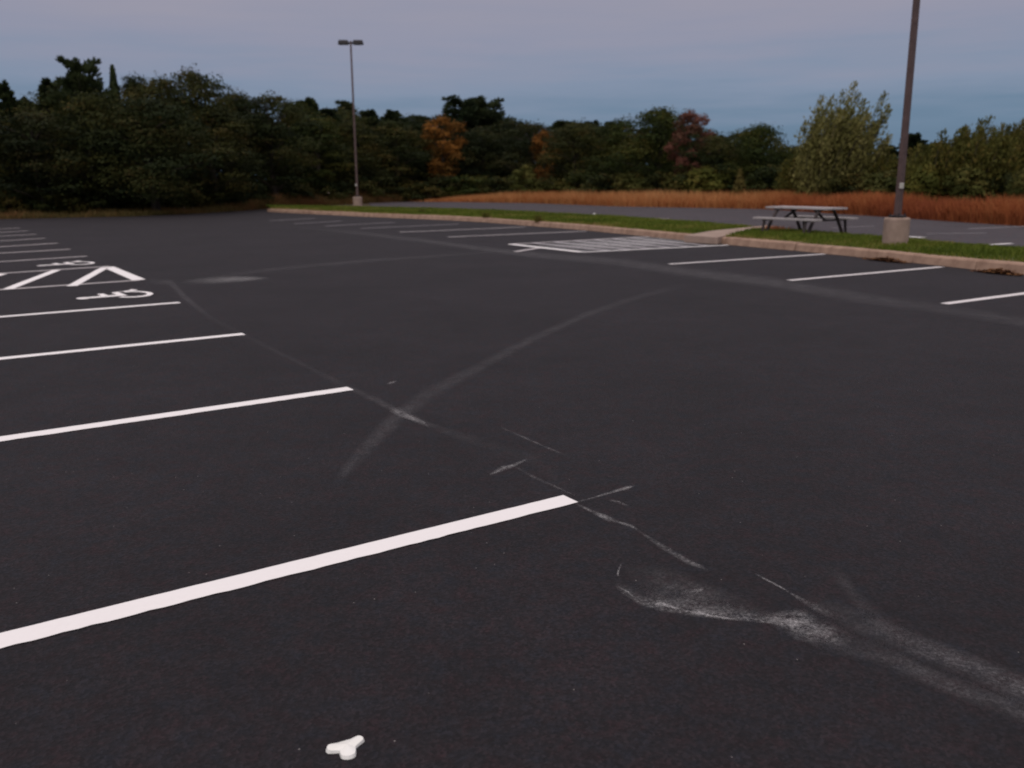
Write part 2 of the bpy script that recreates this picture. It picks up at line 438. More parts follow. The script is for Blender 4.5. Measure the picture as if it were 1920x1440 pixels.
# kerb: cast lengths with open joints
kerb = tag(empty('kerb', KERB[0]), kind='structure')
L = path_len(KERB); nst = int(L / 2.4)
kp = lerp_path(KERB, nst + 1)
for i in range(nst):
    a, b = kp[i], kp[i + 1]
    t = (b - a); ln = t.length; t.normalize(); n = Vector((-t.y, t.x, 0))
    if n.y < 0: n = -n
    a2, b2 = a + t * rnd.uniform(.008, .02), b - t * rnd.uniform(.008, .02)
    bm = bmesh.new()
    prof = [(0.0, -.04), (.045, .135), (.075, .16), (.25, .165), (.28, .14), (.28, -.04)]
    j0 = rnd.uniform(-.012, .012); j1 = rnd.uniform(-.008, .008)
    nsub = 4; rings = []
    for k in range(nsub + 1):
        c = a2.lerp(b2, k / nsub)
        rings.append([bm.verts.new(c + n * (u + j0 + rnd.uniform(-.004, .004)) + Vector((0, 0, w + j1 + rnd.uniform(-.004, .004)))) for u, w in prof])
    for r0, r1 in zip(rings, rings[1:]):
        for k in range(5): bm.faces.new((r0[k], r1[k], r1[k + 1], r0[k + 1]))
    bm.faces.new(rings[0]); bm.faces.new(rings[-1][::-1])
    bmesh.ops.recalc_face_normals(bm, faces=bm.faces)
    me = bm_mesh(bm, 'kerb_stone'); o = link('kerb_stone', me, M_KERB)
    o.parent = kerb; o.matrix_parent_inverse = Matrix.Translation(-KERB[0])

# ------------------------------------------------------------------ painted markings
def stripe(name, a, b, w, mat, parent=lot, up=.004, ragged=.004, step=.05, skew=0.0):
    a, b = Vector(a), Vector(b); t = b - a; t.z = 0; ln = t.length; t.normalize(); n = Vector((-t.y, t.x, 0))
    st = step if min(a.y, b.y) < 9 else .5
    k = max(2, int(ln / st)); bm = bmesh.new(); prev = None
    for i in range(k + 1):
        c = a + t * (ln * i / k)
        e0 = w / 2 + rnd.uniform(-ragged, ragged) * .3; e1 = w / 2 + rnd.uniform(-ragged, ragged)
        v0 = bm.verts.new((c.x - n.x * e0, c.y - n.y * e0, 0)); v1 = bm.verts.new((c.x + n.x * e1, c.y + n.y * e1, 0))
        for v in (v0, v1): v.co.z = gz(v.co.y) + up
        if prev: bm.faces.new((prev[0], v0, v1, prev[1]))
        prev = (v0, v1)
    for f in bm.faces:
        f.normal_update()
        if f.normal.z < 0: f.normal_flip()
    return link(name, bm_mesh(bm, name), mat, parent)
LW = .125
def px_line(name, p0, p1, w, mat, extend=0.0, parent=lot, up=.004, **k):
    a, b = G(*p0), G(*p1)
    if extend: b = b + (b - a).normalized() * extend
    return stripe(name, a, b, w, mat, parent, up, **k)
# stall lines left of the driving lane: seen from their lane end, running out of the picture
LEFT = [((1070, 936), (0, 1203)), ((657, 729), (0, 824)), ((457, 626.5), (0, 673)), ((337, 567.5), (0, 594.5)), ((262, 525.5), (0, 543.5)),
        ((205, 499.5), (0, 513)), ((163, 480.5), (0, 491)), ((132, 467.5), (0, 475)), ((108, 456), (0, 463)), ((84, 447), (0, 452)), ((68, 439.5), (0, 443)),
        ((52, 433), (0, 436)), ((38, 427.5), (0, 429.5))]
ADIR = (G(*LEFT[2][1]) - G(*LEFT[2][0])).normalized()
for i, (p0, p1) in enumerate(LEFT):
    a = G(*p0); d = (G(*p1) - a); d.z = 0; d.normalize()
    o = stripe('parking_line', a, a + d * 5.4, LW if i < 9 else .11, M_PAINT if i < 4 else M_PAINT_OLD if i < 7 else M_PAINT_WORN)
# hatched access aisle
px_line('aisle_end_line', (203, 501), (261, 525.5), .2, M_PAINT, up=.007)
for p0, p1 in [((135, 537), (197, 502)), ((14, 543), (106, 507)), ((-130, 552), (6, 514))]:
    px_line('aisle_hatch_line', p0, p1, .15, M_PAINT, up=.007)

# wheelchair symbols, top of the symbol pointing into the stall
def isa_symbol(p_head, p_foot, width):
    a, b = G(*p_foot), G(*p_head)
    up = (b - a); up.z = 0; H = up.length; up.normalize(); rt = Vector((up.y, -up.x, 0))   # up, and right as a driver reads it
    bm = bmesh.new()
    def pt(u, v): q = a + rt * ((u - .45) * width) + up * (v * H); return Vector((q.x, q.y, gz(q.y) + .004))
    def poly(pts):
        f = bm.faces.new([bm.verts.new(pt(*q)) for q in pts]); f.normal_update()
        if f.normal.z < 0: f.normal_flip()
    def bar(p, q, w0, lift=0):
        d = Vector((q[0] - p[0], q[1] - p[1])); n = Vector((-d.y, d.x)).normalized() * w0 / 2
        poly([(p[0] - n.x, p[1] - n.y), (q[0] - n.x, q[1] - n.y), (q[0] + n.x, q[1] + n.y), (p[0] + n.x, p[1] + n.y)])
    # head and spine
    poly([(.34 + .095 * math.cos(k * math.pi / 8), .90 + .085 * math.sin(k * math.pi / 8)) for k in range(16)])
    poly([(.28, .35), (.42, .35), (.42, .82), (.28, .82)])                    # trunk
    poly([(.425, .56), (.66, .56), (.66, .65), (.425, .65)])                  # arm
    poly([(.425, .35), (.72, .35), (.70, .45), (.425, .45)])                  # thigh
    poly([(.725, .35), (.70, .445), (.82, .15), (.735, .10)])                 # shin
    poly([(.825, .16), (.745, .095), (.80, .06), (.93, .12)])                 # foot
    # wheel: open ring round the seat
    N = 20; r0, r1 = .26, .36; cx, cy = .38, .28
    for k in range(N):
        t0, t1 = [math.radians(128 + 232 * (k + j) / N) for j in (0, 1)]
        q = [(cx + r * math.cos(t) , cy + r * .78 * math.sin(t)) for r, t in ((r0, t0), (r1, t0), (r1, t1), (r0, t1))]
        poly(q)
    return link('wheelchair_symbol', bm_mesh(bm, 'wheelchair_symbol'), M_PAINT, lot)
isa_symbol((137, 559), (281, 548), 1.15)
isa_symbol((64, 498), (173, 491.5), 1.15)

# stalls along the kerb
for i, (p0, p1, m) in enumerate([((1770, 570), (2040, 535), 0), ((1480, 526), (1766, 500.5), 0), ((1255, 495.5), (1546, 476.5), 0),
                  ((840, 444.5), (1100, 433.5), 1), ((750, 435.5), (985, 425.5), 1), ((676, 428.5), (860, 420), 2), ((610, 424), (740, 417), 2), ((552, 419.5), (640, 414.5), 2), ((505, 414), (590, 409.5), 2)]):
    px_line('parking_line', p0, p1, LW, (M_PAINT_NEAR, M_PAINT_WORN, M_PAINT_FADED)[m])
# hatched no-parking bay by the footpath
Q = [(957, 458), (1092, 473), (1366, 459.5), (1225, 443.5)]
px_line('bay_outline', Q[0], Q[1], .2, M_PAINT, up=.006)
px_line('bay_outline', Q[1], Q[2], .13, M_PAINT)
px_line('bay_outline', Q[0], Q[3], .13, M_PAINT_WORN)
qa, qb, qc, qd = [G(*q) for q in Q]
for i in range(1, 7):
    f = i / 7
    a = qa.lerp(qd, f * .96); b = qb.lerp(qc, min(1, f * .96 + .04))
    stripe('bay_hatch_line', a + (b - a) * .03, b - (b - a) * .03, .17, M_PAINT_FADED, up=.007)
film_later = [('worn_bay_paint', [(1000, 458.5, 4, 0), (1035, 461, 14, .9), (1100, 461, 26, 1.4), (1180, 457, 30, 1.5), (1240, 454, 22, 1.4), (1310, 457, 8, .5)])]
px_line('stray_paint_mark', (966, 472), (1010, 465), .14, M_PAINT_WORN)

# markings on the road beyond the island
for p0, p1, w, m in [((1702, 443.5), (1732, 445.5), .24, 0), ((1843, 459.5), (1897, 456.5), .16, 0), ((1474, 436), (1556, 437), .11, 1), ((1318, 417.5), (1366, 421), .1, 1),
                     ((1232, 409), (1258, 410.5), .1, 1), ((1816, 429), (1925, 424.5), .12, 2), ((1738, 438), (1850, 437), .1, 2), ((1560, 427), (1640, 424), .1, 2)]:
    px_line('road_line', p0, p1, w, (M_PAINT, M_PAINT_WORN, M_PAINT_FADED)[m], parent=road, up=.003)

# rubbed paint, chalk lines and tyre dust on the lot
def film(name, pts, mat, up=.0025, nc=9, sub=6, sharp=0):
    """pts: photo pixels (x, y, width px, cover); a soft-edged strip"""
    V, Fc, C = [], [], []
    den = []
    for a, b in zip(pts, pts[1:]):
        for k in range(sub): den.append([a[j] + (b[j] - a[j]) * k / sub for j in range(4)])
    den.append(list(pts[-1]))
    for i, p in enumerate(den):
        a, b = den[max(i - 1, 0)], den[min(i + 1, len(den) - 1)]
        tx, ty = b[0] - a[0], b[1] - a[1]; l = math.hypot(tx, ty); nx, ny = -ty / l, tx / l
        for j in range(nc):
            u = j / (nc - 1) * 2 - 1
            q = G(p[0] + nx * u * p[2] / 2, p[1] + ny * u * p[2] / 2); V.append((q.x, q.y, gz(q.y) + up)); C.append(p[3] * (max(0, 1 - u * u) ** 1.5 if not sharp else 1.6 * ((1 + u) / 2) ** 2.2 * (1 - max(0, u)) ** .35))
    for i in range(len(den) - 1):
        for j in range(nc - 1): k = i * nc + j; Fc.append((k, k + 1, k + nc + 1, k + nc))
    me = bpy.data.meshes.new(name); me.from_pydata(V, [], Fc)
    at = me.attributes.new('cover', 'FLOAT', 'POINT'); at.data.foreach_set('value', C)
    me.update(); return link(name, me, mat, lot)
for nm, pp in film_later: film(nm, pp, M_SMEAR, .0095)
film('tyre_track', [(628, 912, 26, 0), (650, 880, 26, .35), (690, 838, 34, .5), (745, 783, 38, .55), (800, 742, 32, .4), (900, 688, 22, .42), (1000, 635, 17, .48), (1100, 590, 14, .48), (1200, 556, 12, .32), (1310, 528, 12, 0)], M_DUST)
film('tyre_track', [(540, 424, 8, 0), (700, 440, 9, .6), (800, 452, 10, .7), (900, 466, 12, .8), (1000, 478, 14, .8), (1150, 490, 18, .7), (1300, 512, 22, .75), (1450, 530, 24, .8), (1600, 556, 26, .6), (1750, 577, 24, .4), (1930, 605, 26, .5)], M_DUST, .002)
film('tyre_track', [(280, 528, 14, .1), (320, 530, 14, .7), (345, 556, 14, .8), (365, 572, 14, .5), (400, 600, 12, .12), (520, 660, 10, .25), (640, 720, 12, .25), (745, 770, 16, .8), (810, 800, 14, .4), (900, 830, 24, .12), (1000, 860, 30, .12), (1080, 930, 30, 0)], M_DUST, .0016)
film('tyre_track', [(330, 530, 8, 0), (500, 506, 8, .45), (700, 488, 7, .5), (850, 478, 6, .4), (960, 470, 5, 0)], M_DUST, .0016)
film('tyre_track', [(1500, 1120, 40, 0), (1620, 1172, 50, .5), (1720, 1212, 52, .75), (1830, 1255, 54, .85), (1960, 1310, 58, .9)], M_DUST, .0022)
film('tyre_track', [(1530, 1205, 40, 0), (1640, 1222, 46, .5), (1740, 1268, 40, .7), (1850, 1312, 44, .5), (1960, 1352, 50, .4)], M_DUST, .0013)
film('tyre_track', [(1540, 1060, 24, 0), (1580, 1090, 26, .4), (1630, 1150, 34, .35), (1700, 1200, 40, .1)], M_DUST, .0012)
film('rubbed_paint_smear', [(335, 530, 6, 0), (370, 527, 12, .25), (400, 526, 15, .5), (440, 523.5, 13, .9), (475, 522.5, 9, .8), (505, 521.5, 4, 0)], M_SMEAR)
film('rubbed_paint_smear', [(1152, 1088, 16, 0), (1175, 1106, 26, .3), (1212, 1121, 40, .5), (1245, 1126, 46, .85), (1290, 1132, 48, .6), (1340, 1144, 38, .85), (1400, 1154, 26, .85), (1450, 1160, 24, .7), (1490, 1160, 46, .6), (1525, 1180, 40, .2), (1560, 1190, 30, 0)], M_SMEAR, sharp=1)
film('rubbed_paint_smear', [(1430, 1160, 14, 0), (1465, 1164, 40, .55), (1500, 1172, 62, .8), (1530, 1186, 56, .5), (1600, 1204, 40, 0)], M_SMEAR, .0029)
film('rubbed_paint_smear', [(1165, 1062, 26, 0), (1230, 1090, 70, .12), (1300, 1115, 70, .2), (1400, 1145, 44, .1), (1450, 1160, 20, 0)], M_SMEAR, .0015)
film('rubbed_paint_smear', [(1215, 1131, 3, 0), (1240, 1134, 9, 1.2), (1262, 1140, 5, 1.3), (1300, 1150, 5, 1.0), (1345, 1158, 5, 1.1), (1385, 1163, 4, .2)], M_SMEAR, .0032)
film('chalk_mark', [(1165, 1058, 3, .3), (1160, 1070, 5, .7), (1158, 1078, 4, .9), (1161, 1084, 3, .1)], M_SMEAR)
film('chalk_mark', [(1160, 1102, 2.5, .3), (1178, 1112, 4, 1.0), (1190, 1122, 3, .3)], M_SMEAR, .0034)
film('chalk_line', [(1078, 943, 3, .3), (1110, 935, 4, .5), (1150, 923, 5, .6), (1175, 916, 8, 1.1), (1190, 911, 4, .3)], M_SMEAR, .0034)
film('chalk_line', [(1080, 945, 4, .3), (1110, 960, 7, .6), (1140, 973, 13, .8), (1160, 980, 5, .4), (1185, 988, 7, .6), (1200, 998, 4, .15), (1240, 1025, 12, .3), (1290, 1054, 12, .45), (1310, 1062, 8, .5), (1330, 1072, 8, 0)], M_SMEAR, .0026)
film('chalk_line', [(1140, 938, 4, 0), (1160, 942, 5, .6), (1180, 950, 4, 0)], M_SMEAR, .0026)
film('chalk_line', [(1415, 1076, 3, 0), (1435, 1087, 4, .7), (1462, 1101, 4, .8), (1480, 1112, 3, .4), (1530, 1140, 18, .25), (1575, 1162, 14, 0)], M_SMEAR, .0026)
film('chalk_line', [(935, 800, 3, 0), (980, 820, 4, .4), (1040, 846, 4, .25), (1080, 862, 3, 0)], M_SMEAR, .0026)
film('chalk_line', [(960, 872, 4, .05), (1000, 895, 6, .2), (1050, 917, 4, .3), (1078, 930, 3, .1)], M_SMEAR, .0026)
film('chalk_mark', [(918, 891, 5, .2), (940, 880, 11, 1.1), (960, 874, 8, 1.2), (988, 862, 4, .2)], M_SMEAR, .0028)
film('chalk_mark', [(725, 720, 3, .1), (735, 718, 5, .8), (745, 714, 3, .1)], M_SMEAR, .0028)
film('chalk_mark', [(730, 768, 10, .1), (755, 778, 12, 1.0), (790, 792, 9, .6), (805, 800, 6, 0)], M_SMEAR, .0028)
film('chalk_mark', [(1270, 1112, 5, 0), (1312, 1108, 8, .7), (1325, 1100, 4, 0)], M_SMEAR, .0034)

# ------------------------------------------------------------------ light poles
def light_pole(loc, rz, label, height):
    root = empty('light_pole', loc, rz)
    tag(root, label, 'light pole', 'light poles on the grass island')
    bm = bmesh.new(); r = .262
    tube(bm, [(0, 0, -.25), (0, 0, .53), (0, 0, .56), (0, 0, .565)], [r, r, r - .015, r - .03], 28)
    link('concrete_base', bm_mesh(bm, 'concrete_base'), M_CONC, root)
    bm = bmesh.new(); box(bm, (0, 0, .59), (.26, .26, .05)); bevel(bm, .01)
    bp = link('base_plate', bm_mesh(bm, 'base_plate'), M_DARKMETAL, root)
    for sx in (-1, 1):
        for sy in (-1, 1):
            bm = bmesh.new(); tube(bm, [(sx * .10, sy * .10, .565), (sx * .10, sy * .10, .66)], [.013, .013], 6)
            link('anchor_bolt', bm_mesh(bm, 'anchor_bolt'), M_DARKMETAL, bp)
    bm = bmesh.new()
    n = 10; prev = None
    for i in range(n + 1):
        z = .61 + (height - .61) * i / n; h = .056 - .012 * i / n
        ring = [bm.verts.new((sx * h, sy * h, z)) for sx, sy in ((-1, -1), (1, -1), (1, 1), (-1, 1))]
        if prev:
            for k in range(4): bm.faces.new((prev[k], prev[(k + 1) % 4], ring[(k + 1) % 4], ring[k]))
        else: bm.faces.new(ring[::-1])
        prev = ring
    bm.faces.new(prev)
    sh = link('shaft', bm_mesh(bm, 'shaft'), M_BRONZE, root)
    bm = bmesh.new(); box(bm, (-.04, -.062, 1.22), (.10, .05, .12)); bevel(bm, .012)
    link('hand_hole_cover', bm_mesh(bm, 'hand_hole_cover'), M_BAND, sh)
    for sgn in (-1, 1):
        bm = bmesh.new(); box(bm, (sgn * .14, 0, height - .10), (.2, .07, .1)); bevel(bm, .008)
        link('arm', bm_mesh(bm, 'arm'), M_DARKMETAL, root)
        bm = bmesh.new(); box(bm, (sgn * .40, 0, height - .07), (.58, .42, .22))
        for v in bm.verts:
            if v.co.z > height: v.co.x = sgn * .40 + (v.co.x - sgn * .40) * .86; v.co.y *= .84
        bevel(bm, .025)
        hd = link('lamp_head', bm_mesh(bm, 'lamp_head'), M_DARKMETAL, root)
        bm = bmesh.new(); box(bm, (sgn * .40, 0, height - .185), (.44, .31, .014))
        link('lens', bm_mesh(bm, 'lens'), M_LENS, hd)
    return root
p1 = G(671, 388, .17); top1 = AT(660, 77, p1.y)
light_pole(p1, math.radians(3), 'bronze twin-headed light pole on the island far from the picnic table', top1.z - p1.z)
p2 = G(1678, 458.5, .17)
light_pole(p2, math.radians(33), 'tall bronze light pole on broad concrete base beside the picnic table', top1.z - p1.z)

# ------------------------------------------------------------------ picnic table
def picnic_table(c, rz):
    root = empty('picnic_table', c, rz); root.scale = (1.05, 1, .88)
    tag(root, 'weathered grey picnic table with dark frame on the grass island', 'picnic table')
    Lg = 1.9
    for k in range(5):
        bm = bmesh.new(); box(bm, (0, (k - 2) * .15, .735), (Lg + rnd.uniform(-.02, .02), .138, .055)); bevel(bm, .006)
        link('top_board', bm_mesh(bm, 'top_board'), M_BOARD, root)
    for sgn in (-1, 1):
        for k in range(2):
            bm = bmesh.new(); box(bm, (0, sgn * (.66 + k * .135), .435), (Lg + rnd.uniform(-.02, .02), .125, .055)); bevel(bm, .006)
            link('seat_board', bm_mesh(bm, 'seat_board'), M_BOARD, root)
    for sx in (-.62, .62):
        for sgn in (-1, 1):
            bm = bmesh.new(); tube(bm, [(sx, sgn * .26, .715), (sx, sgn * .48, .41), (sx, sgn * .70, .0)], [.042, .042, .042], 8)
            link('leg', bm_mesh(bm, 'leg'), M_FRAME, root)
        bm = bmesh.new(); tube(bm, [(sx + .045, -.80, .395), (sx + .045, .80, .395)], [.026, .026], 8)
        link('seat_support', bm_mesh(bm, 'seat_support'), M_FRAME, root)
        bm = bmesh.new(); tube(bm, [(sx + .045, -.34, .695), (sx + .045, .34, .695)], [.026, .026], 8)
        link('top_support', bm_mesh(bm, 'top_support'), M_FRAME, root)
        s2 = 1 if sx > 0 else -1
        bm = bmesh.new(); tube(bm, [(sx + .02, 0, .40), (sx - s2 * .36, 0, .70)], [.034, .034], 8)
        link('brace', bm_mesh(bm, 'brace'), M_FRAME, root)
        for sgn in (-1, 1):
            bm = bmesh.new(); tube(bm, [(sx, sgn * .78, .41), (sx, sgn * .84, .0)], [.034, .034], 8)
            link('seat_post', bm_mesh(bm, 'seat_post'), M_FRAME, root)
    return root
tl, trr = G(1436, 425, .2), G(1560, 439, .2)
mid = G(1507, 436.5, .18)
bdir = Vector((G(657, 729) - G(1070, 936))); bdir.z = 0; bdir.normalize()
picnic_table(Vector((mid.x, mid.y, gz(mid.y) + .17)), math.atan2(bdir.y, bdir.x) + math.radians(2))

# ------------------------------------------------------------------ litter, weeds, fallen leaves
def three_armed_scrap(c):
    V = []
    arms = [(math.radians(46), .046, .015, .024), (math.radians(194), .048, .017, .026), (math.radians(285), .040, .022, .031)]
    out = []
    for i, (a, l, wt, wr) in enumerate(arms):
        d = Vector((math.cos(a), math.sin(a))); n = Vector((-d.y, d.x))
        # valley between the previous arm and this one
        pa = arms[i - 1][0] if i else arms[-1][0] - 2 * math.pi
        m = (pa + a) / 2; out.append((math.cos(m) * .027, math.sin(m) * .027))
        out.append(tuple(d * l * .55 - n * wr * .78))
        for k in range(7):
            t = -math.pi / 2 + math.pi * k / 6
            out.append(tuple(d * (l + wt * .75 * math.cos(t)) + n * wt * math.sin(t)))
        out.append(tuple(d * l * .55 + n * wr * .78))
    bm = bmesh.new()
    vb = [bm.verts.new((x, y, 0)) for x, y in out]; vt = [bm.verts.new((x * .93, y * .93, .005 + .09 * math.hypot(x, y))) for x, y in out]
    cb, ct = bm.verts.new((0, 0, 0)), bm.verts.new((0, 0, .013))
    n = len(out)
    for i in range(n):
        j = (i + 1) % n
        bm.faces.new((vb[i], vb[j], vt[j], vt[i])); bm.faces.new((ct, vt[i], vt[j])); bm.faces.new((cb, vb[j], vb[i]))
    bmesh.ops.recalc_face_normals(bm, faces=bm.faces)
    o = link('plastic_scrap', bm_mesh(bm, 'plastic_scrap'), M_LITTER); o.location = c
    return tag(o, 'small white three-armed plastic scrap lying on bare asphalt', 'litter')
q = G(651, 1403); three_armed_scrap((q.x, q.y, gz(q.y) + .002))

q = G(1114, 402, .2); bm = bmesh.new()
pts = [(-.06, -.04), (.05, -.05), (.075, .02), (.01, .055), (-.055, .04)]
vb = [bm.verts.new((x, y, 0)) for x, y in pts]; vt = [bm.verts.new((x * .8, y * .7, .05 + .03 * (i % 2))) for i, (x, y) in enumerate(pts)]
bm.faces.new(vb[::-1]); bm.faces.new(vt)
for i in range(5): bm.faces.new((vb[i], vb[(i + 1) % 5], vt[(i + 1) % 5], vt[i]))
o = link('paper_litter', bm_mesh(bm, 'paper_litter'), M_LITTER); o.location = (q.x, q.y, gz(q.y) + .17)
tag(o, 'tiny crumpled white paper lying on the grass strip', 'litter')

def weed(loc, h, n, mat, label, name='weed_tuft', spread=.12, group=None, cat='weed', w=.022):
    P = np.array([loc]) + np.stack([NP.normal(0, spread * .45, n), NP.normal(0, spread * .45, n), np.zeros(n) - .01], 1)
    me = blades(P - np.array([loc]), NP.uniform(.4, 1, n) * h, np.full(n, w), .9, NP.uniform(0, 1, n), rnd.randint(0, 9999))
    o = link(name, me, mat); o.location = loc
    return tag(o, label, cat, group)
for (x, y, lab) in [(792, 403, 'ragged green weed in the kerb joint nearest the far light pole'), (911, 411.5, 'upright green weed in a kerb joint beside worn stall lines'),
                    (1011, 419, 'dark weed in the kerb joint between the hatched bay and worn stall lines')]:
    q = G(x, y, .1); weed((q.x, q.y + .12, gz(q.y) + .12), .34, 110, F_BUSH, lab, group='weeds growing in the kerb joints')
q = G(1449, 431, .2); weed((q.x, q.y, gz(q.y) + .17), .17, 420, F_TALL, 'clump of dry orange grass beneath the picnic table', 'dry_grass_clump', .36, cat='grass clump', w=.03)

def leaf_drift(px0, px1, n, label):
    a, b = G(*px0), G(*px1); V, T = [], []
    for _ in range(n):
        f = rnd.gauss(.5, .2); c = a.lerp(b, f) + Vector((rnd.gauss(0, .05), -abs(rnd.gauss(0, .10)) , 0))
        z = gz(c.y) + .012 + abs(rnd.gauss(0, .03)) * max(0, 1 - abs(f - .5) * 2)
        R = Matrix.Rotation(rnd.uniform(0, 6.3), 3, 'Z') @ Matrix.Rotation(rnd.uniform(-.5, .5), 3, 'X')
        s = rnd.uniform(.025, .05)
        V += [list(Vector((c.x, c.y, z)) + R @ Vector(k) * s) for k in ((-1, 0, 0), (0, -.6, .12), (1, 0, 0), (0, .6, .12))]; T.append(rnd.random())
    o = link('leaf_drift', np_mesh('leaf_drift', V, 4, T), F_LEAFLIT)
    return tag(o, label, 'leaves', 'leaf drifts against the kerb', 'stuff')
leaf_drift((1622, 485.5), (1695, 493.5), 600, 'dark drift of fallen leaves against the kerb near the pole base')
leaf_drift((1828, 508.5), (1908, 516), 750, 'long brown drift of fallen leaves against the kerb')

# ------------------------------------------------------------------ tall dry grass and weedy verge
TG_F = [G(*p) for p in [(760, 377.5), (850, 378), (1000, 380), (1160, 386.5), (1437, 391.5), (1651, 405.5), (1809, 416.5), (1920, 423.5)]]
TG_F.append(TG_F[-1] + rd * 10)
N = 46000
tgf = np.array([list(p) for p in lerp_path(TG_F, 80)])
s = NP.uniform(0, 1, N) * 78.9; i0 = s.astype(int); fr = (s - i0)[:, None]
A = tgf[i0] * (1 - fr) + tgf[i0 + 1] * fr
dep = NP.power(1.6, N) if False else NP.uniform(0, 1, N) ** 1.5 * 5.5
P = A.copy(); P[:, 1] += dep + .05; P[:, 0] += dep * .25
P[:, 2] = -0.006 * (P[:, 1] - 13) - .03
patch = wob(P[:, 0], P[:, 1], .35, .7)
pxx = 960 + FPX * P[:, 0] / P[:, 1]
redness = np.clip((pxx - 1330) / 260, 0, 1) * .5 + .12
hh = (.52 + .36 * NP.uniform(0, 1, N) + .16 * patch) * np.clip((pxx - 730) / 260, .25, 1.0) * np.clip(.75 + dep / 3, 0, 1.15)
ww = NP.uniform(.02, .045, N)
tt = np.clip(.80 - redness + .22 * patch + NP.normal(0, .13, N) - .25 * np.clip(.3 - dep, 0, 1), 0, 1)
tall = link('tall_grass', blades(P, hh, ww, .55, tt, 5), F_TALL)
tag(tall, 'tall dry orange and rust-red grass along the far road edge', 'tall grass', kind='stuff')

N = 26000
VG = [G(*p) for p in [(-60, 412), (0, 411), (120, 408.5), (250, 406), (380, 400), (460, 395), (500, 391), (560, 387), (690, 381), (760, 378)]]
vg = np.array([list(p) for p in lerp_path(VG, 60)])
s = NP.uniform(0, 1, N) * 58.9; i0 = s.astype(int); fr = (s - i0)[:, None]
P = vg[i0] * (1 - fr) + vg[i0 + 1] * fr
dep = NP.uniform(0, 1, N) ** 1.3 * 5; P[:, 1] += dep + .05
P[:, 2] = -0.006 * (P[:, 1] - 13) - .03
pxx = 960 + FPX * P[:, 0] / P[:, 1]
hh = NP.uniform(.12, .38, N) * (1 + .4 * wob(P[:, 0], P[:, 1], .5)) * np.clip(.6 + dep / 4, 0, 1.2) * (1 + 1.0 * np.clip((pxx - 430) / 100, 0, 1))
tt = np.clip(.35 + .4 * wob(P[:, 0], P[:, 1], .4, 2) + NP.normal(0, .2, N) + .3 * ((pxx > 480) & (pxx < 760)), 0, 1)
verge = link('verge_weeds', blades(P, hh, NP.uniform(.02, .05, N), .6, tt, 6), F_VERGE)
tag(verge, 'low brown and green weeds along the lot edge under the trees', 'weeds', kind='stuff')

# ------------------------------------------------------------------ trees
def leaf_faces(cent, nrm, size, asp, R, droop=0.0):
    n = len(cent)
    r = R.normal(0, 1, (n, 3)); u = np.cross(nrm, r); u /= np.linalg.norm(u, axis=1, keepdims=True) + 1e-9
    v = np.cross(nrm, u); v /= np.linalg.norm(v, axis=1, keepdims=True) + 1e-9
    s = size * R.uniform(.6, 1.4, n)[:, None]
    return np.stack([cent - u * s * asp, cent - v * s * .5 + nrm * s * .12, cent + u * s * asp, cent + v * s * .5 + nrm * s * .12], 1).reshape(-1, 3)
def unit(R, n):
    d = R.normal(0, 1, (n, 3)); return d / np.linalg.norm(d, axis=1, keepdims=True)

def proto_broad(seed, mat, H=8.0, Wd=5.5, base=.10, nlobe=34, nleaf=13000, leaf=.105, top=1.0):
    R = np.random.RandomState(seed)
    cz0, cz1 = H * base, H
    C, RR = [], []
    for i in range(nlobe):
        f = (i + .5) / nlobe; z = cz0 + (cz1 - cz0) * (.08 + .84 * f)
        env = (math.sin(math.pi * (.12 + .80 * f ** top)) ** .62) * Wd / 2
        a = i * 2.4 + R.uniform(-.5, .5); rr = env * (R.uniform(.2, .85) if f < .9 else R.uniform(0, .3))
        r = Wd * R.uniform(.13, .22)
        C.append((rr * math.cos(a), rr * math.sin(a), min(z, H - r * .85))); RR.append(r)
    C, RR = np.array(C), np.array(RR)
    w = RR ** 2 / np.sum(RR ** 2); li = R.choice(nlobe, nleaf, p=w)
    d = unit(R, nleaf); d[:, 2] = np.where(d[:, 2] < -.35, -d[:, 2] * .6, d[:, 2])
    lump = 1 + .22 * np.sin(d[:, 0] * 7 + li) * np.sin(d[:, 1] * 6 + li * 2) + .15 * np.sin(d[:, 2] * 9 + li * 3)
    rad = RR[li] * lump * R.uniform(.55, 1.06, nleaf) ** .6
    pos = C[li] + d * rad[:, None] * np.array([1, 1, .85])
    pos[:, 2] = np.maximum(pos[:, 2], .05)
    nr = d + R.normal(0, .38, (nleaf, 3)); nr /= np.linalg.norm(nr, axis=1, keepdims=True)
    tint = np.clip(.42 + .30 * np.sin(li * 2.7) + R.normal(0, .11, nleaf), 0, 1)
    crown = np_mesh('crown', leaf_faces(pos, nr, leaf, .62, R), 4, tint)
    bm = bmesh.new()
    tr = H * .022; b = (R.uniform(-.25, .25), R.uniform(-.25, .25))
    ax = [(0, 0, -.3), (b[0] * .4, b[1] * .4, H * .22), (b[0], b[1], H * .5), (b[0] * .6, b[1] * .6, H * .82)]
    tube(bm, ax, [tr * 1.25, tr, tr * .62, tr * .2], 7)
    for i in range(0, nlobe, 2):
        z0 = max(H * .12, C[i][2] - H * .14); z0 = min(z0, H * .7)
        s = Vector((b[0] * min(1, z0 / H * 2), b[1] * min(1, z0 / H * 2), z0)); e = Vector(C[i])
        tube(bm, [s, s.lerp(e, .5) + Vector((0, 0, .12)), e], [tr * .42, tr * .28, tr * .1], 5)
    return crown, bm_mesh(bm, 'trunk', True), mat, H, Wd

